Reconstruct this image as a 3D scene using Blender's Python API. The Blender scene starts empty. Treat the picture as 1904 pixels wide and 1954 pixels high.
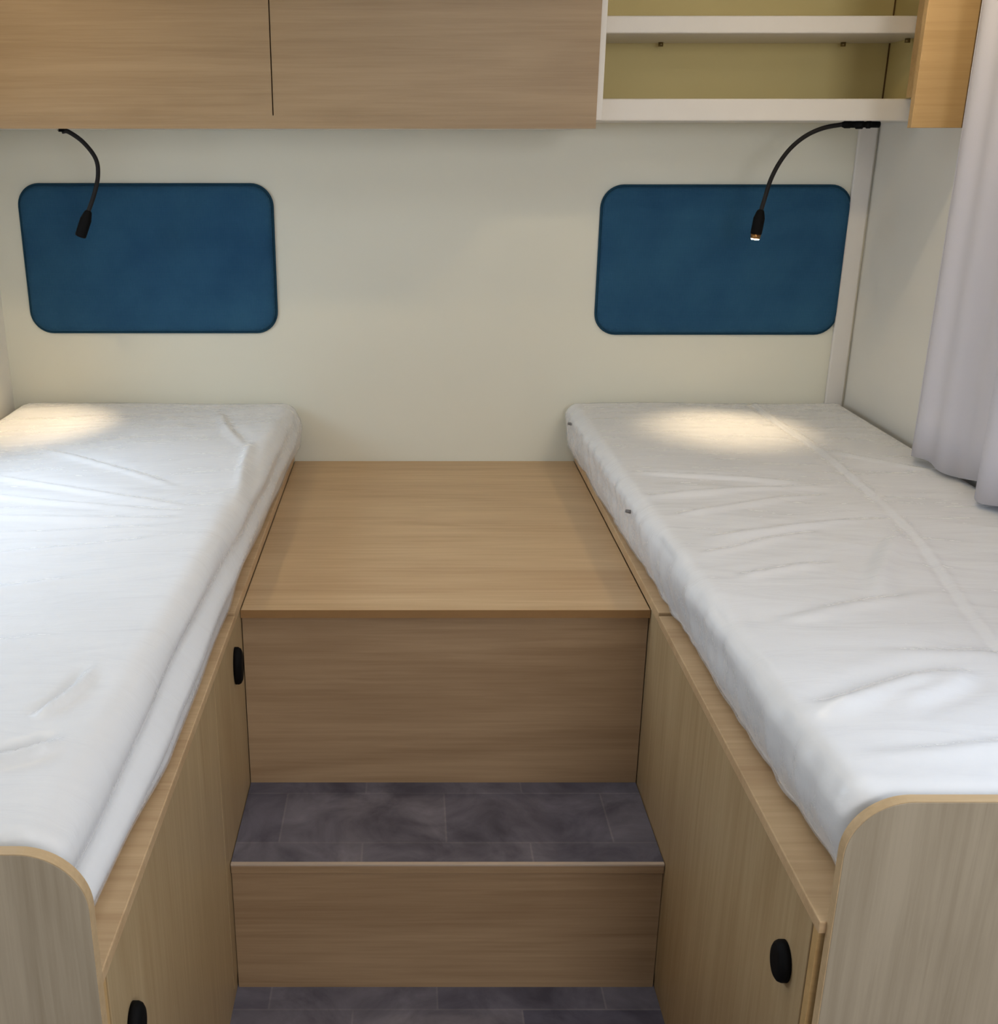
import bpy, bmesh, math, random
from mathutils import Vector, noise
from math import pi, sin, cos

random.seed(4)
scene = bpy.context.scene
COL = scene.collection

# ------------------------------------------------------------------ camera
H = 1.454                      # camera height above the lower floor
PITCH = math.radians(18.85)
cam_d = bpy.data.cameras.new('camera')
cam = bpy.data.objects.new('camera', cam_d)
COL.objects.link(cam)
cam.location = (0, 0, H)
cam.rotation_euler = (pi / 2 - PITCH, 0, 0)
cam_d.sensor_fit = 'HORIZONTAL'
cam_d.sensor_width = 36.0
cam_d.lens = 36.0 * 2056 / 1904
cam_d.shift_x = (952 - 783) / 1904
cam_d.clip_start = 0.02
scene.camera = cam

# ------------------------------------------------------------------ light
scene.view_settings.view_transform = 'Standard'
scene.view_settings.look = 'None'
scene.view_settings.gamma = 1.0
scene.view_settings.use_curve_mapping = False
scene.view_settings.exposure = -0.06

world = bpy.data.worlds.new('world')
scene.world = world
world.use_nodes = True
bg = world.node_tree.nodes['Background']
bg.inputs['Color'].default_value = (0.80, 0.87, 1.0, 1)
bg.inputs['Strength'].default_value = 0.5


def area(name, loc, target, sx, sy, power, col):
    d = bpy.data.lights.new(name, 'AREA')
    d.shape = 'RECTANGLE'
    d.size = sx
    d.size_y = sy
    d.energy = power
    d.color = col
    o = bpy.data.objects.new(name, d)
    COL.objects.link(o)
    o.location = loc
    o.rotation_euler = (Vector(target) - Vector(loc)).to_track_quat('-Z', 'Y').to_euler()
    return o


# daylight outside the two side windows, daylight from the open living area behind
area('daylight_left', (-1.34, 1.88, 1.42), (-0.55, 1.82, 0.80), 0.75, 0.5, 15, (0.62, 0.79, 1.0))
area('daylight_right', (1.55, 1.15, 1.55), (0.5, 1.2, 0.8), 1.0, 0.7, 32, (0.66, 0.80, 1.0))
area('living_area_daylight', (0.80, -1.1, 1.72), (0.15, 2.8, 0.9), 0.6, 0.6, 18.5, (0.96, 0.955, 0.97))
# added overhead fill from an unseen source, brightens mattresses and wall
area('added_top_light', (0.05, 1.25, 1.985), (0.05, 1.25, 0.0), 0.55, 0.55, 2.4, (0.86, 0.93, 1.0))

# ------------------------------------------------------------------ materials


def s2l(c):
    return tuple(((v / 255) / 12.92 if v / 255 <= 0.04045 else ((v / 255 + 0.055) / 1.055) ** 2.4) for v in c) + (1,)


def new_mat(name):
    m = bpy.data.materials.new(name)
    m.use_nodes = True
    nt = m.node_tree
    return m, nt, nt.nodes['Principled BSDF']


def plain(name, rgb, rough=0.5, spec=0.4, metal=0.0, noise_amt=0.04, nscale=30, bump=0.0, bscale=200):
    m, nt, b = new_mat(name)
    c = s2l(rgb)
    tc = nt.nodes.new('ShaderNodeTexCoord')
    n = nt.nodes.new('ShaderNodeTexNoise')
    n.inputs['Scale'].default_value = nscale
    n.inputs['Detail'].default_value = 4
    nt.links.new(tc.outputs['Object'], n.inputs['Vector'])
    r = nt.nodes.new('ShaderNodeValToRGB')
    r.color_ramp.elements[0].position = 0.3
    r.color_ramp.elements[1].position = 0.7
    r.color_ramp.elements[0].color = tuple(v * (1 - noise_amt) for v in c[:3]) + (1,)
    r.color_ramp.elements[1].color = tuple(min(1, v * (1 + noise_amt)) for v in c[:3]) + (1,)
    nt.links.new(n.outputs['Fac'], r.inputs['Fac'])
    nt.links.new(r.outputs['Color'], b.inputs['Base Color'])
    b.inputs['Roughness'].default_value = rough
    b.inputs['Specular IOR Level'].default_value = spec
    b.inputs['Metallic'].default_value = metal
    if bump:
        n2 = nt.nodes.new('ShaderNodeTexNoise')
        n2.inputs['Scale'].default_value = bscale
        nt.links.new(tc.outputs['Object'], n2.inputs['Vector'])
        bp = nt.nodes.new('ShaderNodeBump')
        bp.inputs['Strength'].default_value = bump
        bp.inputs['Distance'].default_value = 0.002
        nt.links.new(n2.outputs['Fac'], bp.inputs['Height'])
        nt.links.new(bp.outputs['Normal'], b.inputs['Normal'])
    return m


def wood(name, axis, light=(188, 160, 122), dark=(160, 130, 94), rough=0.45, seed=0.0):
    """light oak laminate, grain running along axis (0 x, 1 y, 2 z)"""
    m, nt, b = new_mat(name)
    tc = nt.nodes.new('ShaderNodeTexCoord')
    mp = nt.nodes.new('ShaderNodeMapping')
    sc = [55.0, 55.0, 55.0]
    sc[axis] = 1.6
    mp.inputs['Scale'].default_value = sc
    mp.inputs['Location'].default_value = (seed, seed * 1.7, seed * 0.6)
    nt.links.new(tc.outputs['Object'], mp.inputs['Vector'])
    n1 = nt.nodes.new('ShaderNodeTexNoise')
    n1.inputs['Scale'].default_value = 2.0
    n1.inputs['Detail'].default_value = 6
    n1.inputs['Roughness'].default_value = 0.65
    n1.inputs['Distortion'].default_value = 0.4
    nt.links.new(mp.outputs['Vector'], n1.inputs['Vector'])
    mp2 = nt.nodes.new('ShaderNodeMapping')
    sc2 = [11.0, 11.0, 11.0]
    sc2[axis] = 1.3
    mp2.inputs['Scale'].default_value = sc2
    mp2.inputs['Location'].default_value = (seed * 2, seed, seed * 1.3)
    nt.links.new(tc.outputs['Object'], mp2.inputs['Vector'])
    n2 = nt.nodes.new('ShaderNodeTexNoise')
    n2.inputs['Scale'].default_value = 1.0
    n2.inputs['Detail'].default_value = 3
    n2.inputs['Distortion'].default_value = 1.2
    nt.links.new(mp2.outputs['Vector'], n2.inputs['Vector'])
    mix = nt.nodes.new('ShaderNodeMath')
    mix.operation = 'MULTIPLY_ADD'
    mix.inputs[1].default_value = 0.5
    nt.links.new(n1.outputs['Fac'], mix.inputs[0])
    hf = nt.nodes.new('ShaderNodeMath')
    hf.operation = 'MULTIPLY'
    hf.inputs[1].default_value = 0.5
    nt.links.new(n2.outputs['Fac'], hf.inputs[0])
    nt.links.new(hf.outputs[0], mix.inputs[2])
    r = nt.nodes.new('ShaderNodeValToRGB')
    r.color_ramp.elements[0].position = 0.36
    r.color_ramp.elements[1].position = 0.62
    r.color_ramp.elements[0].color = s2l(dark)
    r.color_ramp.elements[1].color = s2l(light)
    nt.links.new(mix.outputs[0], r.inputs['Fac'])
    nt.links.new(r.outputs['Color'], b.inputs['Base Color'])
    b.inputs['Roughness'].default_value = rough
    b.inputs['Specular IOR Level'].default_value = 0.35
    bp = nt.nodes.new('ShaderNodeBump')
    bp.inputs['Strength'].default_value = 0.08
    bp.inputs['Distance'].default_value = 0.001
    nt.links.new(n1.outputs['Fac'], bp.inputs['Height'])
    nt.links.new(bp.outputs['Normal'], b.inputs['Normal'])
    return m


def stone(name):
    m, nt, b = new_mat(name)
    tc = nt.nodes.new('ShaderNodeTexCoord')
    br = nt.nodes.new('ShaderNodeTexBrick')
    br.inputs['Scale'].default_value = 1.0
    br.inputs['Brick Width'].default_value = 0.30
    br.inputs['Row Height'].default_value = 0.155
    br.inputs['Mortar Size'].default_value = 0.0022
    br.inputs['Mortar Smooth'].default_value = 0.5
    br.inputs['Color1'].default_value = s2l((88, 88, 102))
    br.inputs['Color2'].default_value = s2l((116, 114, 122))
    br.inputs['Mortar'].default_value = s2l((126, 124, 128))
    nt.links.new(tc.outputs['Object'], br.inputs['Vector'])
    n = nt.nodes.new('ShaderNodeTexNoise')
    n.inputs['Scale'].default_value = 9
    n.inputs['Detail'].default_value = 7
    n.inputs['Roughness'].default_value = 0.62
    n.inputs['Distortion'].default_value = 0.6
    nt.links.new(tc.outputs['Object'], n.inputs['Vector'])
    r = nt.nodes.new('ShaderNodeValToRGB')
    r.color_ramp.elements[0].position = 0.32
    r.color_ramp.elements[1].position = 0.7
    r.color_ramp.elements[0].color = (0.42, 0.40, 0.45, 1)
    r.color_ramp.elements[1].color = (1.25, 1.2, 1.2, 1)
    nt.links.new(n.outputs['Fac'], r.inputs['Fac'])
    mx = nt.nodes.new('ShaderNodeMixRGB')
    mx.blend_type = 'MULTIPLY'
    mx.inputs[0].default_value = 1
    nt.links.new(br.outputs['Color'], mx.inputs[1])
    nt.links.new(r.outputs['Color'], mx.inputs[2])
    nt.links.new(mx.outputs[0], b.inputs['Base Color'])
    b.inputs['Roughness'].default_value = 0.5
    return m


def fabric_blue():
    m, nt, b = new_mat('blue_fabric')
    tc = nt.nodes.new('ShaderNodeTexCoord')
    n = nt.nodes.new('ShaderNodeTexNoise')
    n.inputs['Scale'].default_value = 7
    n.inputs['Detail'].default_value = 6
    nt.links.new(tc.outputs['Object'], n.inputs['Vector'])
    r = nt.nodes.new('ShaderNodeValToRGB')
    r.color_ramp.elements[0].position = 0.3
    r.color_ramp.elements[1].position = 0.7
    r.color_ramp.elements[0].color = s2l((35, 72, 102))
    r.color_ramp.elements[1].color = s2l((46, 87, 114))
    nt.links.new(n.outputs['Fac'], r.inputs['Fac'])
    w1 = nt.nodes.new('ShaderNodeTexWave')
    w1.bands_direction = 'X'
    w1.inputs['Scale'].default_value = 75
    w1.inputs['Distortion'].default_value = 1.5
    w2 = nt.nodes.new('ShaderNodeTexWave')
    w2.bands_direction = 'Z'
    w2.inputs['Scale'].default_value = 75
    w2.inputs['Distortion'].default_value = 1.5
    nt.links.new(tc.outputs['Object'], w1.inputs['Vector'])
    nt.links.new(tc.outputs['Object'], w2.inputs['Vector'])
    mu = nt.nodes.new('ShaderNodeMath')
    mu.operation = 'MULTIPLY'
    nt.links.new(w1.outputs['Fac'], mu.inputs[0])
    nt.links.new(w2.outputs['Fac'], mu.inputs[1])
    mx = nt.nodes.new('ShaderNodeMixRGB')
    mx.blend_type = 'MIX'
    mx.inputs[2].default_value = s2l((57, 98, 126))
    nt.links.new(r.outputs['Color'], mx.inputs[1])
    sc = nt.nodes.new('ShaderNodeMath')
    sc.operation = 'MULTIPLY'
    sc.inputs[1].default_value = 0.35
    nt.links.new(mu.outputs[0], sc.inputs[0])
    nt.links.new(sc.outputs[0], mx.inputs[0])
    nt.links.new(mx.outputs[0], b.inputs['Base Color'])
    bp = nt.nodes.new('ShaderNodeBump')
    bp.inputs['Strength'].default_value = 0.5
    bp.inputs['Distance'].default_value = 0.0015
    nt.links.new(mu.outputs[0], bp.inputs['Height'])
    nt.links.new(bp.outputs['Normal'], b.inputs['Normal'])
    b.inputs['Roughness'].default_value = 0.95
    b.inputs['Specular IOR Level'].default_value = 0.15
    return m


def plastic_film():
    m, nt, b = new_mat('clear_plastic_film')
    b.inputs['Base Color'].default_value = (0.96, 0.96, 0.97, 1)
    b.inputs['Roughness'].default_value = 0.27
    b.inputs['Specular IOR Level'].default_value = 0.55
    b.inputs['Alpha'].default_value = 0.36
    tc = nt.nodes.new('ShaderNodeTexCoord')
    mp = nt.nodes.new('ShaderNodeMapping')
    mp.inputs['Scale'].default_value = (2.6, 9.0, 6.0)
    mp.inputs['Rotation'].default_value = (0, 0, 0.2)
    nt.links.new(tc.outputs['Object'], mp.inputs['Vector'])
    n = nt.nodes.new('ShaderNodeTexNoise')
    n.inputs['Scale'].default_value = 2.2
    n.inputs['Detail'].default_value = 5
    n.inputs['Distortion'].default_value = 0.8
    nt.links.new(mp.outputs['Vector'], n.inputs['Vector'])
    bp = nt.nodes.new('ShaderNodeBump')
    bp.inputs['Strength'].default_value = 0.45
    bp.inputs['Distance'].default_value = 0.006
    nt.links.new(n.outputs['Fac'], bp.inputs['Height'])
    nt.links.new(bp.outputs['Normal'], b.inputs['Normal'])
    return m


def curtain_mat():
    m, nt, b = new_mat('white_curtain_fabric')
    b.inputs['Base Color'].default_value = s2l((226, 222, 226))
    b.inputs['Roughness'].default_value = 0.85
    b.inputs['Specular IOR Level'].default_value = 0.2
    tr = nt.nodes.new('ShaderNodeBsdfTranslucent')
    tr.inputs['Color'].default_value = (0.85, 0.85, 0.92, 1)
    mx = nt.nodes.new('ShaderNodeMixShader')
    mx.inputs[0].default_value = 0.25
    out = nt.nodes['Material Output']
    tc = nt.nodes.new('ShaderNodeTexCoord')
    n = nt.nodes.new('ShaderNodeTexNoise')
    n.inputs['Scale'].default_value = 300
    nt.links.new(tc.outputs['Object'], n.inputs['Vector'])
    bp = nt.nodes.new('ShaderNodeBump')
    bp.inputs['Strength'].default_value = 0.15
    bp.inputs['Distance'].default_value = 0.001
    nt.links.new(n.outputs['Fac'], bp.inputs['Height'])
    nt.links.new(bp.outputs['Normal'], b.inputs['Normal'])
    nt.links.new(b.outputs[0], mx.inputs[1])
    nt.links.new(tr.outputs[0], mx.inputs[2])
    nt.links.new(mx.outputs[0], out.inputs['Surface'])
    return m


def glass_mat():
    m, nt, b = new_mat('window_glass')
    b.inputs['Base Color'].default_value = (0.9, 0.95, 0.97, 1)
    b.inputs['Roughness'].default_value = 0.03
    b.inputs['Alpha'].default_value = 0.12
    return m


def emit(name, col, strength):
    m, nt, b = new_mat(name)
    b.inputs['Base Color'].default_value = (1, 1, 1, 1)
    b.inputs['Emission Color'].default_value = col
    b.inputs['Emission Strength'].default_value = strength
    return m


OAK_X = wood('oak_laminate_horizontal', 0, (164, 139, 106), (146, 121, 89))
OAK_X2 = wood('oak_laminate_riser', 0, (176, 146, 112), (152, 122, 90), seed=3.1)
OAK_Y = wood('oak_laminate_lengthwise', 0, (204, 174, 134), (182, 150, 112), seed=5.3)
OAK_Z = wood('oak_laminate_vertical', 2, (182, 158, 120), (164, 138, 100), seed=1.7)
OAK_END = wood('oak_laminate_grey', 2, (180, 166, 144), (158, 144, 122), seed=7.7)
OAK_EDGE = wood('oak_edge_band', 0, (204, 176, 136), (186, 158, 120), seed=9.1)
OAK_WARM = wood('oak_laminate_warm_lit', 0, (200, 164, 112), (184, 148, 96), seed=2.2)  # warm light on the end panel is put into this oak tone
STONE = stone('dark_stone_vinyl')
WALL = plain('cream_wall_panel', (219, 216, 199), 0.45, 0.35, noise_amt=0.015, nscale=3)
WALL_R = plain('cream_side_wall', (228, 224, 214), 0.5, 0.3, noise_amt=0.015, nscale=3)
INNER = plain('cream_lining_yellow_lit', (222, 206, 148), 0.6, 0.2, noise_amt=0.03, nscale=4)  # yellower than the wall: light inside the shelf put into the colour
WHITE = plain('white_laminate', (222, 216, 206), 0.4, 0.4, noise_amt=0.01)
TRIM = plain('white_trim', (222, 217, 210), 0.4, 0.4, noise_amt=0.01)
CEIL = plain('white_ceiling', (225, 222, 214), 0.6, 0.2, noise_amt=0.01)
BLUE = fabric_blue()
BLUE_PIPE = plain('dark_blue_edge', (34, 66, 84), 0.9, 0.1)
BLACK = plain('black_plastic', (9, 8, 8), 0.7, 0.12)
BLACK_RUB = plain('black_flexible_sleeve', (18, 14, 12), 0.6, 0.3, bump=0.3, bscale=900)
MATT = plain('white_mattress_fabric', (236, 235, 234), 0.85, 0.2, noise_amt=0.02, nscale=8, bump=0.2, bscale=120)
FILM = plastic_film()
CURT = curtain_mat()
GLASS = glass_mat()
BROWN = plain('brown_edge_band', (150, 112, 70), 0.5, 0.3)
METAL = plain('brass_shelf_pin', (130, 112, 72), 0.4, 0.5, metal=0.8)
GREYDOT = plain('grey_button', (110, 106, 104), 0.5, 0.4)
NOSE = plain('pale_edge_strip', (190, 170, 150), 0.4, 0.5)
DARKGAP = plain('dark_recess', (110, 84, 50), 0.8, 0.1)
LEDW = emit('warm_led', (1.0, 0.80, 0.52, 1), 22)
TOP_GLOW = emit('added_top_glow', (0.9, 0.95, 1.0, 1), 1.5)  # glow of the added ceiling panel
LEDC = emit('warm_ceiling_led', (1.0, 0.84, 0.6, 1), 5)

# ------------------------------------------------------------------ mesh helpers


def bx(bm, x0, x1, y0, y1, z0, z1, bev=0.0):
    vs = [bm.verts.new((x, y, z)) for z in (z0, z1) for y in (y0, y1) for x in (x0, x1)]
    fs = [(0, 2, 3, 1), (4, 5, 7, 6), (0, 1, 5, 4), (2, 6, 7, 3), (0, 4, 6, 2), (1, 3, 7, 5)]
    faces = [bm.faces.new([vs[i] for i in f]) for f in fs]
    if bev:
        es = list({e for f in faces for e in f.edges})
        bmesh.ops.bevel(bm, geom=es, offset=bev, segments=2, affect='EDGES', profile=0.5)
    return bm


def box(x0, x1, y0, y1, z0, z1, bev=0.0012):
    return bx(bmesh.new(), x0, x1, y0, y1, z0, z1, bev)


def prism(pts, axis, a, b, bev=0.0):
    """closed outline pts (2D) extruded along axis from a to b"""
    bm = bmesh.new()

    def v(p, t):
        if axis == 1:
            return (p[0], t, p[1])
        if axis == 0:
            return (t, p[0], p[1])
        return (p[0], p[1], t)
    A = [bm.verts.new(v(p, a)) for p in pts]
    B = [bm.verts.new(v(p, b)) for p in pts]
    fa = bm.faces.new(A)
    fb = bm.faces.new(B[::-1])
    n = len(pts)
    for i in range(n):
        j = (i + 1) % n
        bm.faces.new((A[j], A[i], B[i], B[j]))
    bmesh.ops.recalc_face_normals(bm, faces=bm.faces)
    if bev:
        es = list({e for f in (fa, fb) for e in f.edges})
        bmesh.ops.bevel(bm, geom=es, offset=bev, segments=2, affect='EDGES', profile=0.5)
    return bm


def rrect(x0, x1, z0, z1, r, n=10, corners=(1, 1, 1, 1)):
    """rounded rectangle outline; corners = bl, br, tr, tl"""
    pts = []
    cs = [((x0 + r, z0 + r), pi, corners[0], (x0, z0)), ((x1 - r, z0 + r), 1.5 * pi, corners[1], (x1, z0)),
          ((x1 - r, z1 - r), 0, corners[2], (x1, z1)), ((x0 + r, z1 - r), 0.5 * pi, corners[3], (x0, z1))]
    for c, a0, on, sharp in cs:
        if not on:
            pts.append(sharp)
            continue
        for i in range(n + 1):
            a = a0 + i / n * pi / 2
            pts.append((c[0] + r * cos(a), c[1] + r * sin(a)))
    return pts


def tube(bm, pts, rad, seg=14, caps=True):
    """tube along a list of points; rad is a number or a list"""
    pts = [Vector(p) for p in pts]
    rings = []
    up = Vector((0, 1, 0))
    for i, p in enumerate(pts):
        t = (pts[min(i + 1, len(pts) - 1)] - pts[max(i - 1, 0)]).normalized()
        s = t.cross(up)
        if s.length < 1e-3:
            s = t.cross(Vector((1, 0, 0)))
        s.normalize()
        w = s.cross(t).normalized()
        r = rad[i] if isinstance(rad, (list, tuple)) else rad
        rings.append([bm.verts.new(p + s * (r * cos(k / seg * 2 * pi)) + w * (r * sin(k / seg * 2 * pi))) for k in range(seg)])
    for a, b in zip(rings, rings[1:]):
        for k in range(seg):
            f = bm.faces.new((a[k], a[(k + 1) % seg], b[(k + 1) % seg], b[k]))
            f.smooth = True
    if caps:
        bm.faces.new(rings[0][::-1])
        bm.faces.new(rings[-1])
    return bm


def spline(ctrl, n=10):
    P = [Vector(c) for c in ctrl]
    P = [P[0] * 2 - P[1]] + P + [P[-1] * 2 - P[-2]]
    out = []
    for i in range(1, len(P) - 2):
        for k in range(n):
            t = k / n
            a, b, c, d = P[i - 1], P[i], P[i + 1], P[i + 2]
            out.append(0.5 * ((2 * b) + (c - a) * t + (2 * a - 5 * b + 4 * c - d) * t * t + (3 * b - a - 3 * c + d) * t ** 3))
    out.append(P[-2])
    return out


ORIGIN = {}


def link(name, bm, mat, parent=None, base=None):
    """one mesh object; verts given in world coordinates"""
    if parent is not None:
        org = ORIGIN[parent.name]
    elif base is not None:
        org = Vector(base)
    else:
        xs = [v.co for v in bm.verts]
        org = Vector(((min(v.x for v in xs) + max(v.x for v in xs)) / 2,
                      (min(v.y for v in xs) + max(v.y for v in xs)) / 2, min(v.z for v in xs)))
    bmesh.ops.recalc_face_normals(bm, faces=bm.faces)
    for v in bm.verts:
        v.co -= org
    me = bpy.data.meshes.new(name)
    bm.to_mesh(me)
    bm.free()
    me.materials.append(mat)
    o = bpy.data.objects.new(name, me)
    COL.objects.link(o)
    if parent is not None:
        o.parent = parent
    else:
        o.location = org
    ORIGIN[o.name] = org
    return o


def thing(name, label, cat, loc, group=None):
    o = bpy.data.objects.new(name, None)
    o.empty_display_size = 0.05
    COL.objects.link(o)
    o.location = loc
    ORIGIN[o.name] = Vector(loc)
    o['label'] = label
    o['category'] = cat
    if group:
        o['group'] = group
    return o


def struct(name, bm, mat, label=None):
    o = link(name, bm, mat)
    o['kind'] = 'structure'
    if label:
        o['label'] = label
    return o


def smooth(o):
    for p in o.data.polygons:
        p.use_smooth = True
    return o


# ------------------------------------------------------------------ levels (metres)
XL, XR = -1.052, 1.148          # side walls
YW = 2.80                       # rear wall
YB = -1.3                       # shell runs on behind the camera
ZC = 2.02                       # ceiling
Z_PLAT = H - 0.810
Z_RAIL = H - 0.793
Z_MAT = H - 0.6446
Z_TREAD = H - 1.184
YP = 1.815                      # front of the platform
YT = 1.573                      # front of the tread
AL, AR = -0.312, 0.441          # aisle faces
Z_CAB = H + 0.031
YC = 2.42                       # front of the wood lockers
YS = 2.54                       # front of the open shelves

# ------------------------------------------------------------------ shell
struct('floor', box(XL, XR, YB, YW, -0.03, 0.0, 0), STONE, 'dark grey stone-look vinyl floor')
struct('wall_back', box(XL - 0.05, XR + 0.05, YW, YW + 0.03, 0.0, ZC, 0), WALL, 'smooth cream rear wall panel')
struct('ceiling', box(XL - 0.05, XR + 0.05, YB, YW + 0.03, ZC, ZC + 0.03, 0), CEIL, 'pale flat ceiling')


def side_wall(name, x0, x1, wy0, wy1, wz0, wz1, mat, label):
    bm = bmesh.new()
    bx(bm, x0, x1, YB, wy0, 0, ZC)
    bx(bm, x0, x1, wy1, YW, 0, ZC)
    bx(bm, x0, x1, wy0, wy1, 0, wz0)
    bx(bm, x0, x1, wy0, wy1, wz1, ZC)
    return struct(name, bm, mat, label)


WL = (1.30, 2.25, 0.98, 1.50)
WR = (0.65, 1.75, 0.98, 1.50)
side_wall('wall_left', XL - 0.04, XL, *WL, WALL_R, 'cream left side wall')
side_wall('wall_right', XR, XR + 0.04, *WR, WALL_R, 'cream right side wall')


def window(name, xa, xb, w):
    y0, y1, z0, z1 = w
    bm = bmesh.new()
    t = 0.03
    bx(bm, xa, xb, y0, y1, z0, z0 + t, 0.002)
    bx(bm, xa, xb, y0, y1, z1 - t, z1, 0.002)
    bx(bm, xa, xb, y0, y0 + t, z0 + t, z1 - t, 0.002)
    bx(bm, xa, xb, y1 - t, y1, z0 + t, z1 - t, 0.002)
    o = struct(name, bm, WHITE, 'side window in a white frame')
    g = link('window_pane', box((xa + xb) / 2 - 0.002, (xa + xb) / 2 + 0.002, y0 + t, y1 - t, z0 + t, z1 - t, 0), GLASS, o)
    return o


window('window_1', XL - 0.038, XL - 0.004, WL)
window('window_2', XR + 0.004, XR + 0.038, WR)

# moulding strip in the rear right corner
bm = bmesh.new()
bx(bm, XR - 0.052, XR - 0.006, YW - 0.010, YW, Z_MAT - 0.14, H + 0.045, 0.003)
struct('trim_1', bm, TRIM, 'white corner strip beside the right pad')
# made-up ceiling panel out of view, added to carry the overhead fill
bm = bmesh.new()
for a in ((-0.27, -0.24, 0.93, 1.57), (0.34, 0.37, 0.93, 1.57), (-0.24, 0.34, 0.93, 0.96), (-0.24, 0.34, 1.54, 1.57)):
    bx(bm, a[0], a[1], a[2], a[3], ZC - 0.02, ZC, 0.002)
top_panel = struct('added_top_panel', bm, WHITE, 'added square glowing ceiling panel, out of view')
link('glow_pane', box(-0.24, 0.34, 0.96, 1.54, ZC - 0.010, ZC - 0.004, 0), TOP_GLOW, top_panel)

# ------------------------------------------------------------------ steps and platform
st = thing('step_unit', 'oak step unit between the beds with a wide landing and one dark stone-look tread', 'steps',
           ((AL + AR) / 2, 2.1, 0))
link('front_edge', box(AL - 0.0004, AR + 0.0004, YP, YP + 0.0012, Z_PLAT - 0.016, Z_PLAT - 0.0005, 0), BROWN, st)['label'] = 'darker brown front edging'
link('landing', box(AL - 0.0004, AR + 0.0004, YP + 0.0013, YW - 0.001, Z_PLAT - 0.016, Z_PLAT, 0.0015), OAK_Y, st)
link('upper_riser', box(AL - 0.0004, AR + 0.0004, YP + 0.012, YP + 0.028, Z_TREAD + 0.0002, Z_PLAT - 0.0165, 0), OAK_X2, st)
link('tread', box(AL - 0.0004, AR + 0.0004, YT + 0.007, YP + 0.027, Z_TREAD - 0.003, Z_TREAD, 0), STONE, st)
link('tread_board', box(AL - 0.0004, AR + 0.0004, YT, YP + 0.027, Z_TREAD - 0.019, Z_TREAD - 0.0032, 0.001), OAK_X2, st)
link('tread_edge', box(AL - 0.0004, AR + 0.0004, YT - 0.001, YT + 0.0068, Z_TREAD - 0.003, Z_TREAD + 0.001, 0.0006), NOSE, st)['label'] = 'pale edge strip'
link('lower_riser', box(AL - 0.0004, AR + 0.0004, YT + 0.006, YT + 0.022, 0.0, Z_TREAD - 0.0192, 0), OAK_X2, st)

# ------------------------------------------------------------------ bed bases


def knob(parent, x, y, z, h, side):
    """oval black push latch on an aisle face; side = direction it sticks out"""
    w = 0.021
    pts = []
    for i in range(28):
        a = i / 28 * 2 * pi
        pts.append((y + w * cos(a) * (1.0), z + h * sin(a)))
    bm = bmesh.new()
    prof = [(0.0, 1.0), (0.006, 1.0), (0.010, 0.93), (0.0125, 0.78), (0.0135, 0.5), (0.0135, 0.0)]
    rings = []
    for d, s in prof[:-1]:
        rings.append([bm.verts.new((x + side * d, y + (p[0] - y) * s, z + (p[1] - z) * s)) for p in pts])
    for a, b in zip(rings, rings[1:]):
        for k in range(28):
            f = bm.faces.new((a[k], a[(k + 1) % 28], b[(k + 1) % 28], b[k]))
            f.smooth = True
    bm.faces.new(rings[0])
    bm.faces.new(rings[-1])
    k = link('push_latch', bm, BLACK, parent)
    k['label'] = 'black oval push latch'
    return k


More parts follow.
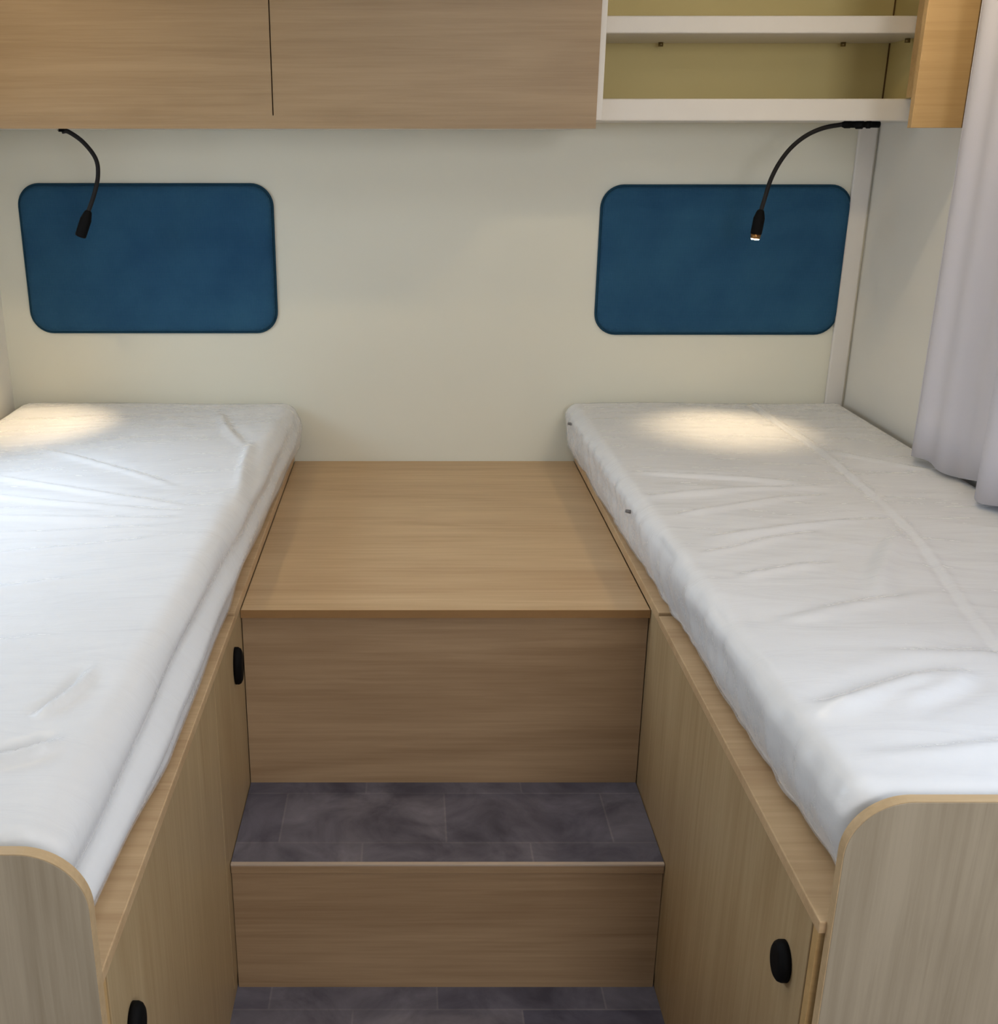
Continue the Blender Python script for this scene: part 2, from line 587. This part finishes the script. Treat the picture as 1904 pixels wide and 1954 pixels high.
def bed_base(side, label):
    xa = AR if side > 0 else AL               # aisle face
    xw = XR - 0.001 if side > 0 else XL + 0.001  # wall
    yend = 0.943 if side > 0 else 0.865       # near face of end board
    t = 0.017
    y0 = yend + 0.013
    b = thing('bed_base', label, 'bed base', ((xa + xw) / 2, 1.85, 0), 'fitted bed bases')

    def X(a, c):                              # ordered interval measured from the aisle face outward
        p, q = xa + side * a, xa + side * c
        return (min(p, q), max(p, q))
    wl = abs(xw - xa)
    x0, x1 = X(0.0, wl)
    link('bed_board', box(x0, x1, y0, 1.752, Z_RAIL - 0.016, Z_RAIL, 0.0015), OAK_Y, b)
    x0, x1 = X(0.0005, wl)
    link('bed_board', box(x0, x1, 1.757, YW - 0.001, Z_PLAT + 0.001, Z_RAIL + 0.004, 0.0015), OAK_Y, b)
    x0, x1 = X(0.004 + t, 0.004 + 2 * t)
    link('inner_panel', box(x0, x1, y0, YW - 0.002, 0.0, Z_PLAT - 0.017, 0.0005), OAK_Z, b)
    x0, x1 = X(0.003, 0.003 + t)
    link('side_panel', box(x0, x1, YP + 0.012, YW - 0.002, 0.0, Z_PLAT - 0.017, 0.0005), OAK_Z, b)
    # doors
    dz0, dz1 = 0.03, Z_RAIL - 0.018
    if side > 0:
        spans = [(y0 + 0.022, YP + 0.0115)]
    else:
        spans = [(y0 + 0.022, 1.539), (1.5415, YP + 0.0115)]
    x0, x1 = X(0.003, 0.003 + t)
    link('front_stile', box(x0, x1, y0 + 0.0065, y0 + 0.0205, 0.0, Z_RAIL - 0.0165, 0.0008), OAK_WARM, b)
    link('plinth', box(x0, x1, y0 + 0.022, YP - 0.002, 0.0, 0.027, 0.0005), OAK_Z, b)
    doors = []
    x0, x1 = X(0.0016, 0.0016 + t)
    for ya, yb in spans:
        doors.append(link('door', box(x0, x1, ya, yb, dz0, dz1, 0.0012), OAK_Z, b))
    # rounded end board
    R = 0.066
    ztop = H - 0.634
    if side > 0:
        o = rrect(xa + 0.008, XR - 0.001, 0.0, ztop, R, 14, (0, 0, 0, 1))
        i = rrect(xa + 0.0090, XR - 0.001, 0.0, ztop - 0.001, R - 0.001, 14, (0, 0, 0, 1))
    else:
        o = rrect(XL + 0.001, xa + 0.001, 0.0, ztop - 0.006, R, 14, (0, 0, 1, 0))
        i = rrect(XL + 0.001, xa + 0.0, 0.0, ztop - 0.007, R - 0.001, 14, (0, 0, 1, 0))
    link('end_board', prism(i, 1, yend, yend + 0.013, 0.0006), OAK_END, b)
    # edge band: ring following the outline
    bm = bmesh.new()
    n = len(o)
    if side > 0:
        oo, ii = o[2:], i[2:]
    else:
        oo, ii = o[1:], i[1:]
        oo = [p for p in oo]
    # open strip around the exposed sides
    seq_o = [p for p in (oo + ([o[0]] if side > 0 else []))]
    seq_i = [p for p in (ii + ([i[0]] if side > 0 else []))]
    ya, yb = yend + 0.0004, yend + 0.0134
    q = []
    for po, pi_ in zip(seq_o, seq_i):
        q.append([bm.verts.new((po[0], ya, po[1])), bm.verts.new((po[0], yb, po[1])),
                  bm.verts.new((pi_[0], yb, pi_[1])), bm.verts.new((pi_[0], ya, pi_[1]))])
    for a, c in zip(q, q[1:]):
        for k in range(4):
            bm.faces.new((a[k], a[(k + 1) % 4], c[(k + 1) % 4], c[k]))
    bm.faces.new(q[0])
    bm.faces.new(q[-1][::-1])
    e = link('edge_band', bm, OAK_EDGE, b)
    e['label'] = 'pale oak edging of the end board'
    return b, doors


bR, dR = bed_base(1, 'light oak bed base right of the steps, rounded end board, one black latch')
knob(dR[0], AR - -0.001, 1.032, H - 0.912, 0.0265, -1)
bL, dL = bed_base(-1, 'light oak bed base left of the steps, rounded end board, two black latches')
knob(dL[0], AL - 0.001, 0.962, H - 0.938, 0.0275, 1)
knob(dL[1], AL - 0.001, 1.735, H - 0.883, 0.036, 1)

# ------------------------------------------------------------------ mattresses


def ridge(v):
    return 1 - abs(v) * 2


def sstep(a, b, x):
    t = max(0.0, min(1.0, (x - a) / (b - a)))
    return t * t * (3 - 2 * t)


def fold_sum(folds, x, y):
    w = 0.0
    for (x0, y0, x1, y1, wd, hgt) in folds:
        if y < min(y0, y1) - 0.07 or y > max(y0, y1) + 0.07:
            continue
        dx, dy = x1 - x0, y1 - y0
        L2 = dx * dx + dy * dy
        t = ((x - x0) * dx + (y - y0) * dy) / L2
        if t < 0 or t > 1:
            continue
        d = ((x - x0) * dy - (y - y0) * dx) / math.sqrt(L2)
        d += 0.006 * sin(t * 5 + x0 * 9)
        if abs(d) > wd * 4:
            continue
        tp = min(1.0, t * 5) * min(1.0, (1 - t) * 3)
        w += hgt * tp * (math.exp(-(d / wd) ** 2) - 0.45 * math.exp(-((d + 1.7 * wd) / (1.3 * wd)) ** 2))
    return w * 1.45


# x0, y0, x1, y1, half width, height: pulled pleats of the film
FOLDS_R = [(0.45, 2.14, 0.80, 2.06, .009, .0045), (0.45, 1.98, 0.83, 2.04, .012, .0050), (0.47, 1.86, 0.82, 1.99, .012, .0050),
           (0.50, 1.74, 0.88, 1.84, .013, .0050), (0.47, 1.66, 0.72, 1.76, .010, .0035), (0.50, 1.56, 0.70, 1.62, .012, .0040),
           (0.70, 1.48, 0.86, 1.80, .016, .0050), (0.50, 1.40, 0.82, 1.50, .014, .0030), (0.47, 1.14, 0.72, 1.25, .016, .0070),
           (0.72, 1.25, 0.58, 1.14, .014, .0045), (0.48, 1.04, 0.98, 1.09, .014, .0040), (0.80, 1.15, 1.05, 1.32, .018, .0045),
           (0.95, 1.60, 1.10, 1.25, .016, .0045), (0.60, 1.30, 0.95, 1.27, .018, .0030), (0.92, 2.30, 1.10, 2.12, .010, .0030)]
FOLDS_L = [(-1.02, 2.18, -0.40, 1.90, .012, .0045), (-1.00, 2.02, -0.38, 1.86, .012, .0050), (-1.02, 1.86, -0.38, 1.83, .012, .0045),
           (-1.00, 1.72, -0.38, 1.80, .013, .0040), (-0.95, 1.58, -0.40, 1.74, .013, .0035), (-0.85, 2.34, -0.44, 2.02, .010, .0030),
           (-0.90, 1.40, -0.42, 1.60, .018, .0030), (-0.85, 1.22, -0.42, 1.36, .020, .0030),
           (-0.50, 2.68, -0.36, 2.30, .012, .0040), (-0.36, 2.40, -0.33, 1.90, .010, .0045),
           (-0.47, 1.02, -0.385, 1.08, .010, .0085), (-0.44, 1.12, -0.40, 1.26, .008, .0075), (-0.60, 0.99, -0.55, 1.06, .014, .0070),
           (-0.75, 1.02, -0.50, 1.20, .016, .0030)]


def wr_right(x, y, extra):
    """wrinkle height on top of the right mattress (metres)"""
    w = fold_sum(FOLDS_R, x, y)
    w += 0.0055 * noise.noise((x * 2.6, y * 2.6, 7.1))
    near = sstep(2.35, 2.1, y)
    w += near * 0.0028 * noise.noise((x * 5 + 3, (y + 0.15 * x) * 13, 1.7))
    # long lengthwise crease
    xc = 0.905 - 0.10 * sstep(2.0, 1.3, y) + 0.006 * sin(y * 9)
    d = x - xc
    w += (0.0030 * math.exp(-(d / 0.007) ** 2) - 0.0034 * math.exp(-((d + 0.013) / 0.008) ** 2)) * (0.7 + 0.6 * noise.noise((1, y * 6, 2)))
    w += near * 0.0011 * max(0, ridge(noise.noise((x * 5, (y + 0.2 * x) * 26, 5.1))) - 0.35)
    if extra:
        w += 0.0012 * noise.noise((x * 12, y * 22, 2.2))
    return w


def wr_left(x, y, extra):
    w = fold_sum(FOLDS_L, x, y)
    w += 0.0055 * noise.noise((x * 2.6, y * 2.6, 2.1))
    w += 0.0022 * noise.noise((x * 4 + 2, (y - 0.2 * x) * 12, 8.7))
    w += 0.0012 * max(0, ridge(noise.noise((x * 4, (y - 0.25 * x) * 26, 15.1))) - 0.35)
    if extra:
        w += 0.0012 * noise.noise((x * 12, y * 20, 9.2))
    return w


def interp(tab, y):
    if y <= tab[0][0]:
        return tab[0][1]
    for (a, va), (b, vb) in zip(tab, tab[1:]):
        if y <= b:
            return va + (vb - va) * (y - a) / (b - a)
    return tab[-1][1]


def mattress_bm(side, grow, extra):
    y0 = 0.962 if side > 0 else 0.884
    y1 = YW - 0.012
    if side > 0:
        bot = [(0.95, 0.488), (1.76, 0.460), (2.8, 0.430)]
        top = [(0.95, 0.445), (1.76, 0.425), (2.8, 0.402)]
        xw = XR - 0.006
    else:
        bot = [(0.88, -0.348), (1.06, -0.334), (1.25, -0.320), (1.75, -0.318), (1.95, -0.325), (2.8, -0.300)]
        top = [(0.88, -0.345), (1.3, -0.335), (1.95, -0.308), (2.8, -0.283)]
        xw = XL + 0.006
    zb = Z_RAIL + 0.005
    zt = Z_MAT + 0.001
    NY = 300
    r = 0.030 if side > 0 else 0.048
    bm = bmesh.new()
    rings = []
    # ring parameters: rounding at both ends
    ends = [0.0, 0.002, 0.006, 0.012, 0.020, 0.030]
    ys = [(y0 + e, e) for e in ends] + [(y0 + 0.03 + (y1 - y0 - 0.06) * i / NY, 0.03) for i in range(1, NY)] + \
         [(y1 - e, e) for e in ends[::-1]]
    for (y, e) in ys:
        t = 1 - e / 0.03
        inset = 0.03 * (1 - math.sqrt(max(0, 1 - t * t))) * 0.8
        xb, xt = interp(bot, y), interp(top, y)
        ring = []
        zt_ = zt - inset
        zb_ = zb + inset * 0.3

        def xin(z):   # inner side x at height z
            return xb + (xt - xb) * (z - zb) / (zt - zb)
        # bottom (wall -> aisle)
        sec = []
        for k in range(6):
            f = k / 6
            sec.append((xw - side * inset * 0.2 + (xb + side * (r + inset) - xw) * f, zb_, 'b'))
        # bottom inner corner
        for k in range(6):
            a = k / 5 * pi / 2
            rr = r * 0.5
            sec.append((xb + side * (rr + inset) - side * rr * sin(a), zb_ + rr - rr * cos(a), 's'))
        # inner side
        for k in range(1, 9):
            z = zb_ + r * 0.5 + (zt_ - r - zb_ - r * 0.5) * k / 9
            bulge = 0.004 * sin(pi * k / 9)
            sec.append((xin(z) + side * inset - side * bulge, z, 's'))
        # top inner corner
        for k in range(9):
            a = k / 8 * pi / 2
            zz = zt_ - r + r * sin(a)
            sec.append((xin(zt_ - r) + side * inset + side * r * (1 - cos(a)), zz, 'c' if k < 4 else 't'))
        xs0 = sec[-1][0]
        NT = 120
        xs1 = xw - side * (r + inset * 0.2)
        for k in range(1, NT + 1):
            sec.append((xs0 + (xs1 - xs0) * k / NT, zt_, 't'))
        for k in range(1, 6):
            a = k / 5 * pi / 2
            sec.append((xs1 + side * r * sin(a), zt_ - r + r * cos(a), 'w'))
        for k in range(1, 3):
            sec.append((xw - side * inset * 0.2, zt_ - r + (zb_ - zt_ + r) * k / 3, 'w'))
        cx = (xb + xw) / 2
        cz = (zb + zt) / 2
        for (x, z, kind) in sec:
            if kind == 't':
                edge = sstep(0, 0.05, abs(x - xw))
                z += (wr_right if side > 0 else wr_left)(x, y, extra) * edge + grow
            elif kind in 'sc':
                amp = 0.0036 if side > 0 else 0.0014
                if extra:
                    amp *= 1.4
                fr = 26 if side > 0 else 6
                wv = noise.noise((y * fr, z * 5, 3.3)) * amp + noise.noise((y * 4, z * 22, 8)) * amp * (1.2 if side > 0 else 3)
                if side < 0:      # long folds of slack film along the left mattress
                    q = (zt - z) / (zt - zb) + 0.05 * sin(y * 5)
                    am = 0.35 + 0.65 * sstep(2.3, 1.3, y)
                    wv += am * (0.0095 * math.exp(-((q - 0.58 - 0.1 * (1.6 - y)) / 0.09) ** 2)
                                - 0.0120 * math.exp(-((q - 0.36 - 0.1 * (1.6 - y)) / 0.09) ** 2))
                x -= side * (wv + grow)
                if kind == 'c':
                    z += grow * 0.5
                elif z < zb + 0.004:
                    pass
            ring.append(bm.verts.new((x, y, z)))
        rings.append(ring)
    n = len(rings[0])
    for a, b in zip(rings, rings[1:]):
        for k in range(n):
            f = bm.faces.new((a[k], a[(k + 1) % n], b[(k + 1) % n], b[k]))
            f.smooth = True
    bm.faces.new(rings[0])
    bm.faces.new(rings[-1])
    return bm


for side, lab in ((-1, 'left white mattress in clear plastic film, long folds along its aisle edge'),
                  (1, 'right white mattress in clear plastic film, next to the white curtain')):
    t = thing('mattress', lab, 'mattress', ((XL if side < 0 else XR) - side * 0.36, 1.85, Z_RAIL + 0.005), 'wrapped mattresses')
    link('mattress_core', mattress_bm(side, 0.0, False), MATT, t)
    f = link('plastic_wrap', mattress_bm(side, 0.0028, True), FILM, t)
    f['label'] = 'clear crumpled plastic film'
    if side > 0:
        for yy, zz in ((2.66, Z_MAT - 0.028), (1.965, Z_MAT - 0.026)):
            bm = bmesh.new()
            xx = interp([(0.95, 0.445), (1.76, 0.425), (2.8, 0.402)], yy)
            tube(bm, [(xx + 0.004, yy, zz), (xx - 0.006, yy, zz + 0.002)], [0.004, 0.0033], 12)
            k = link('button', bm, GREYDOT, t)
            k['label'] = 'small dark grey button on the aisle edge'

# ------------------------------------------------------------------ upholstered wall pads


def pad(x0, x1, z0, z1, label):
    R = 0.051
    bm = bmesh.new()
    prof = [(0.0, 0.0), (0.006, 0.0), (0.012, 0.0018), (0.0155, 0.006), (0.0175, 0.014), (0.0185, 0.03)]
    rings = []
    for d, ins in prof:
        rr = max(R - ins, 0.012)
        pts = rrect(x0 + ins, x1 - ins, z0 + ins, z1 - ins, rr, 10)
        rings.append([bm.verts.new((p[0], YW - d, p[1])) for p in pts])
    n = len(rings[0])
    for a, b in zip(rings, rings[1:]):
        for k in range(n):
            f = bm.faces.new((a[k], a[(k + 1) % n], b[(k + 1) % n], b[k]))
            f.smooth = True
    bm.faces.new(rings[0])
    bm.faces.new(rings[-1])
    t = thing('wall_pad', label, 'wall pad', ((x0 + x1) / 2, YW, z0), 'upholstered wall pads')
    link('cushion', bm, BLUE, t)
    bm = bmesh.new()
    o = rrect(x0 - 0.002, x1 + 0.002, z0 - 0.002, z1 + 0.002, R + 0.002, 10)
    pts = [Vector((p[0], YW - 0.004, p[1])) for p in o]
    seg = 8
    rs = []
    for i, p in enumerate(pts):
        tan = (pts[(i + 1) % len(pts)] - pts[i - 1]).normalized()
        s = tan.cross(Vector((0, 1, 0))).normalized()
        rs.append([bm.verts.new(p + s * 0.0035 * cos(k / seg * 2 * pi) + Vector((0, 1, 0)) * 0.0035 * sin(k / seg * 2 * pi)) for k in range(seg)])
    for i in range(len(rs)):
        a, b = rs[i], rs[(i + 1) % len(rs)]
        for k in range(seg):
            f = bm.faces.new((a[k], a[(k + 1) % seg], b[(k + 1) % seg], b[k]))
            f.smooth = True
    link('piping', bm, BLUE_PIPE, t)


pad(-0.975, -0.347, H - 0.459, H - 0.097, 'dark blue fabric wall pad with rounded corners above the left mattress')
pad(0.480, 1.097, H - 0.463, H - 0.100, 'dark blue fabric wall pad with rounded corners above the right mattress')

# ------------------------------------------------------------------ overhead lockers
XD = 0.392
cb = thing('overhead_locker', 'wide oak overhead locker with two flat doors on the rear wall', 'cabinet', ((XL + XD) / 2, 2.6, Z_CAB))
zt = ZC - 0.002
link('bottom_panel', box(XL + 0.001, XD, YC + 0.018, YW - 0.001, Z_CAB + 0.002, Z_CAB + 0.018), WHITE, cb)
link('bottom_rail', box(XL + 0.001, XD, YC, YC + 0.0175, Z_CAB, Z_CAB + 0.0262, 0), OAK_X, cb)
xs = -0.2895
zd = Z_CAB + 0.0263
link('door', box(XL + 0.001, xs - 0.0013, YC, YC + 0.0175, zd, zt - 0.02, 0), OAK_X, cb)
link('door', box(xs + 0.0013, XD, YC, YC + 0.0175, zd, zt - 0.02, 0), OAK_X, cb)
link('side_panel', box(XD - 0.018, XD - 0.002, YC + 0.019, YW - 0.001, Z_CAB + 0.019, zt), WHITE, cb)
link('divider', box(xs - 0.008, xs + 0.008, YC + 0.019, YW - 0.001, Z_CAB + 0.019, zt), DARKGAP, cb)

# open shelf unit
su = thing('open_shelf', 'white open corner shelf beside the oak locker, with one middle shelf', 'shelf', (0.77, 2.65, H + 0.048))
link('side_panel', box(XD + 0.001, XD + 0.014, YC + 0.012, YW - 0.003, H + 0.048, zt, 0.001), WHITE, su)
link('bottom_panel', box(XD + 0.0145, XR - 0.001, YS, YW - 0.012, H + 0.0487, H + 0.095, 0.003), WHITE, su)
link('shelf_board', box(XD + 0.0145, XR - 0.006, YS, YW - 0.012, H + 0.227, H + 0.262, 0.003), WHITE, su)
bm = bmesh.new()
bx(bm, XD + 0.0145, XR - 0.008, YW - 0.011, YW - 0.001, H + 0.0487, zt)
link('back_panel', bm, INNER, su)
bm = bmesh.new()
bx(bm, XR - 0.0055, XR - 0.001, YS + 0.0, YW - 0.012, H + 0.0955, zt)
link('lining', bm, INNER, su)
link('upper_shelf_board', box(XD + 0.0145, XR - 0.006, YS, YW - 0.012, H + 0.44, H + 0.46, 0.002), WHITE, su)
for x, y in ((0.59, 2.76), (1.02, 2.76), (1.128, 2.66)):
    bm = bmesh.new()
    tube(bm, [(x, y, H + 0.227), (x, y, H + 0.218)], 0.006, 12)
    link('shelf_pin', bm, METAL, su)
# dark joint line at the rear right corner of the shelf
link('corner_joint', box(XR - 0.0085, XR - 0.0058, YW - 0.0135, YW - 0.0105, H + 0.0955, zt, 0), DARKGAP, su)

# narrow oak panel at the right end
ep = thing('end_panel', 'narrow oak panel, warm light put in its colour, at the right end of the open shelf, next to the curtain', 'panel', (1.06, 2.31, H + 0.031))
link('panel_face', box(1.006, 1.108, 2.300, 2.318, H + 0.031, zt, 0.001), OAK_WARM, ep)
link('panel_edge', box(1.108, 1.111, 2.302, 2.318, H + 0.031, zt, 0.0), DARKGAP, ep)
link('panel_return', box(1.090, 1.107, 2.3185, YS - 0.001, H + 0.097, zt, 0.001), OAK_WARM, ep)

# ------------------------------------------------------------------ reading lamps


def lamp(label, path, head_a, head_b, base, lit, power, aim, group):
    t = thing('reading_lamp', label, 'lamp', base[0], group)
    bm = bmesh.new()
    tube(bm, [Vector(p) for p in spline(path, 10)], 0.0050, 12)
    smooth(link('gooseneck', bm, BLACK_RUB, t))
    # mount: plug sections
    bm = bmesh.new()
    a, b = Vector(base[0]), Vector(base[1])
    prof = [(0, .0068), (.22, .0068), (.24, .0085), (.33, .0085), (.35, .0065), (.42, .0065), (.44, .0095), (.60, .0095), (.62, .007),
            (.74, .007), (.76, .008), (.9, .008), (1.0, .0045)]
    tube(bm, [a.lerp(b, f) for f, _ in prof], [r for _, r in prof], 16)
    link('mount', bm, BLACK, t)
    a, b = Vector(head_a), Vector(head_b)
    bm = bmesh.new()
    prof = [(0, .0045), (.06, .008), (.2, .0105), (.3, .0118), (.34, .0128), (.95, .0128), (1.0, .0118)]
    tube(bm, [a.lerp(b, f) for f, _ in prof], [r for _, r in prof], 20)
    hd = link('lamp_head', bm, BLACK, t)
    d = (b - a).normalized()
    bm = bmesh.new()
    if lit:
        tube(bm, [b, b + d * 0.010], [.0118, .0108], 16)
        l = link('lens_ring', bm, plain('bronze_ring', (150, 110, 66), 0.3, 0.5, metal=0.9), hd)
        bm = bmesh.new()
        tube(bm, [b + d * 0.0101, b + d * 0.0125], [.0098, .0085], 16)
        b = b + d * 0.012
    else:
        tube(bm, [b - d * 0.001, b + d * 0.0004], [.009, .009], 16)
    l = link('led_lens', bm, LEDW, hd)
    l['label'] = 'warm glowing lens'
    sd = bpy.data.lights.new('reading_lamp_light', 'SPOT')
    sd.energy = power
    sd.color = (1.0, 0.78, 0.50)
    sd.spot_size = math.radians(62)
    sd.spot_blend = 1.0
    sd.shadow_soft_size = 0.008
    so = bpy.data.objects.new('reading_lamp_light', sd)
    COL.objects.link(so)
    so.location = b + d * 0.006
    so.rotation_euler = (Vector(aim) - so.location).to_track_quat('-Z', 'Y').to_euler()


k = 2.56 / 2.5


def W(x, z, y=2.56):
    return (x * y / 2.5, y, H + z * y / 2.5)


lamp('black gooseneck reading lamp over the right pad, pointing straight down',
     [W(.945, .041), W(.905, .034), W(.869, .019), W(.838, -.006), W(.815, -.038), W(.799, -.075), W(.790, -.115), W(.784, -.143)],
     W(.784, -.138), W(.7785, -.192), (W(1.024, .0405), W(.940, .0405)), True, 7.5, (0.76, 2.50, Z_MAT), 'gooseneck reading lamps')
lamp('black gooseneck reading lamp over the left pad, curving out from below the oak locker',
     [(-0.780, 2.56, Z_CAB - 0.004), W(-.748, .0255), W(-.718, .004), W(-.694, -.030), W(-.692, -.065), W(-.704, -.105), W(-.722, -.145)],
     W(-.7195, -.140), W(-.744, -.197), ((-0.781, 2.56, Z_CAB + 0.0018), (-0.781, 2.56, Z_CAB - 0.005)), False, 9.0, (-0.92, 2.54, Z_MAT),
     'gooseneck reading lamps')

# ------------------------------------------------------------------ curtain at the right window
bm = bmesh.new()
NY, NZ = 220, 14
ya, yb = 2.205, 1.10
z0, z1 = Z_MAT + 0.017, ZC - 0.03


def cx(y, z):
    s = (2.205 - y) / 0.275
    t = s - math.floor(s)
    if t < 0.86:
        v = 1.069 + 0.043 * (t / 0.86) - 0.006 * sin(t / 0.86 * 2 * pi) - 0.004 * sin(t / 0.86 * 6 * pi)
    else:
        q = (t - 0.86) / 0.14
        v = 1.112 - 0.043 * (q * q * (3 - 2 * q))
    return v + 0.004 * noise.noise((y * 6, z * 0.8, 1))


G = []
for i in range(NY + 1):
    y = ya + (yb - ya) * i / NY
    G.append([bm.verts.new((cx(y, z0 + (z1 - z0) * j / NZ), y, z0 + (z1 - z0) * j / NZ + (0.006 * sin(i * 0.19) if j == 0 else 0)))
              for j in range(NZ + 1)])
for a, b in zip(G, G[1:]):
    for j in range(NZ):
        f = bm.faces.new((a[j], b[j], b[j + 1], a[j + 1]))
        f.smooth = True
ct = thing('curtain', 'white pleated curtain hanging at the right wall down to the right mattress', 'curtain', (1.08, 1.4, z0))
c = link('curtain_cloth', bm, CURT, ct)
m = c.modifiers.new('thickness', 'SOLIDIFY')
m.thickness = 0.004
bm = bmesh.new()
tube(bm, spline([(cx(2.205, z0), 2.207, z0), (cx(2.205, (z0 + z1) / 2), 2.207, (z0 + z1) / 2), (cx(2.205, z1), 2.207, z1)], 4), 0.0045, 10)
link('hem', bm, CURT, ct)
bm = bmesh.new()
tube(bm, [(1.08, 2.24, ZC - 0.018), (1.08, 1.05, ZC - 0.018)], 0.008, 12)
link('curtain_rail', bm, WHITE, ct)

# ------------------------------------------------------------------ warm ceiling lamps (above the frame)
for i, (x, y, lab) in enumerate(((-0.78, 1.95, 'small round warm ceiling light above the left bed'),
                                 (0.86, 1.95, 'small round warm ceiling light above the right bed'))):
    t = thing('ceiling_light', lab, 'ceiling light', (x, y, ZC - 0.014), 'round ceiling lights')
    bm = bmesh.new()
    tube(bm, [(x, y, ZC), (x, y, ZC - 0.012)], [0.045, 0.042], 28)
    link('rim', bm, WHITE, t)
    bm = bmesh.new()
    tube(bm, [(x, y, ZC - 0.0121), (x, y, ZC - 0.0145)], [0.036, 0.034], 28)
    link('diffuser', bm, LEDC, t)
    ld = bpy.data.lights.new('ceiling_light_glow', 'AREA')
    ld.shape = 'DISK'
    ld.size = 0.07
    ld.energy = 2.2
    ld.color = (1.0, 0.80, 0.50)
    lo = bpy.data.objects.new('ceiling_light_glow', ld)
    COL.objects.link(lo)
    lo.location = (x, y, ZC - 0.017)
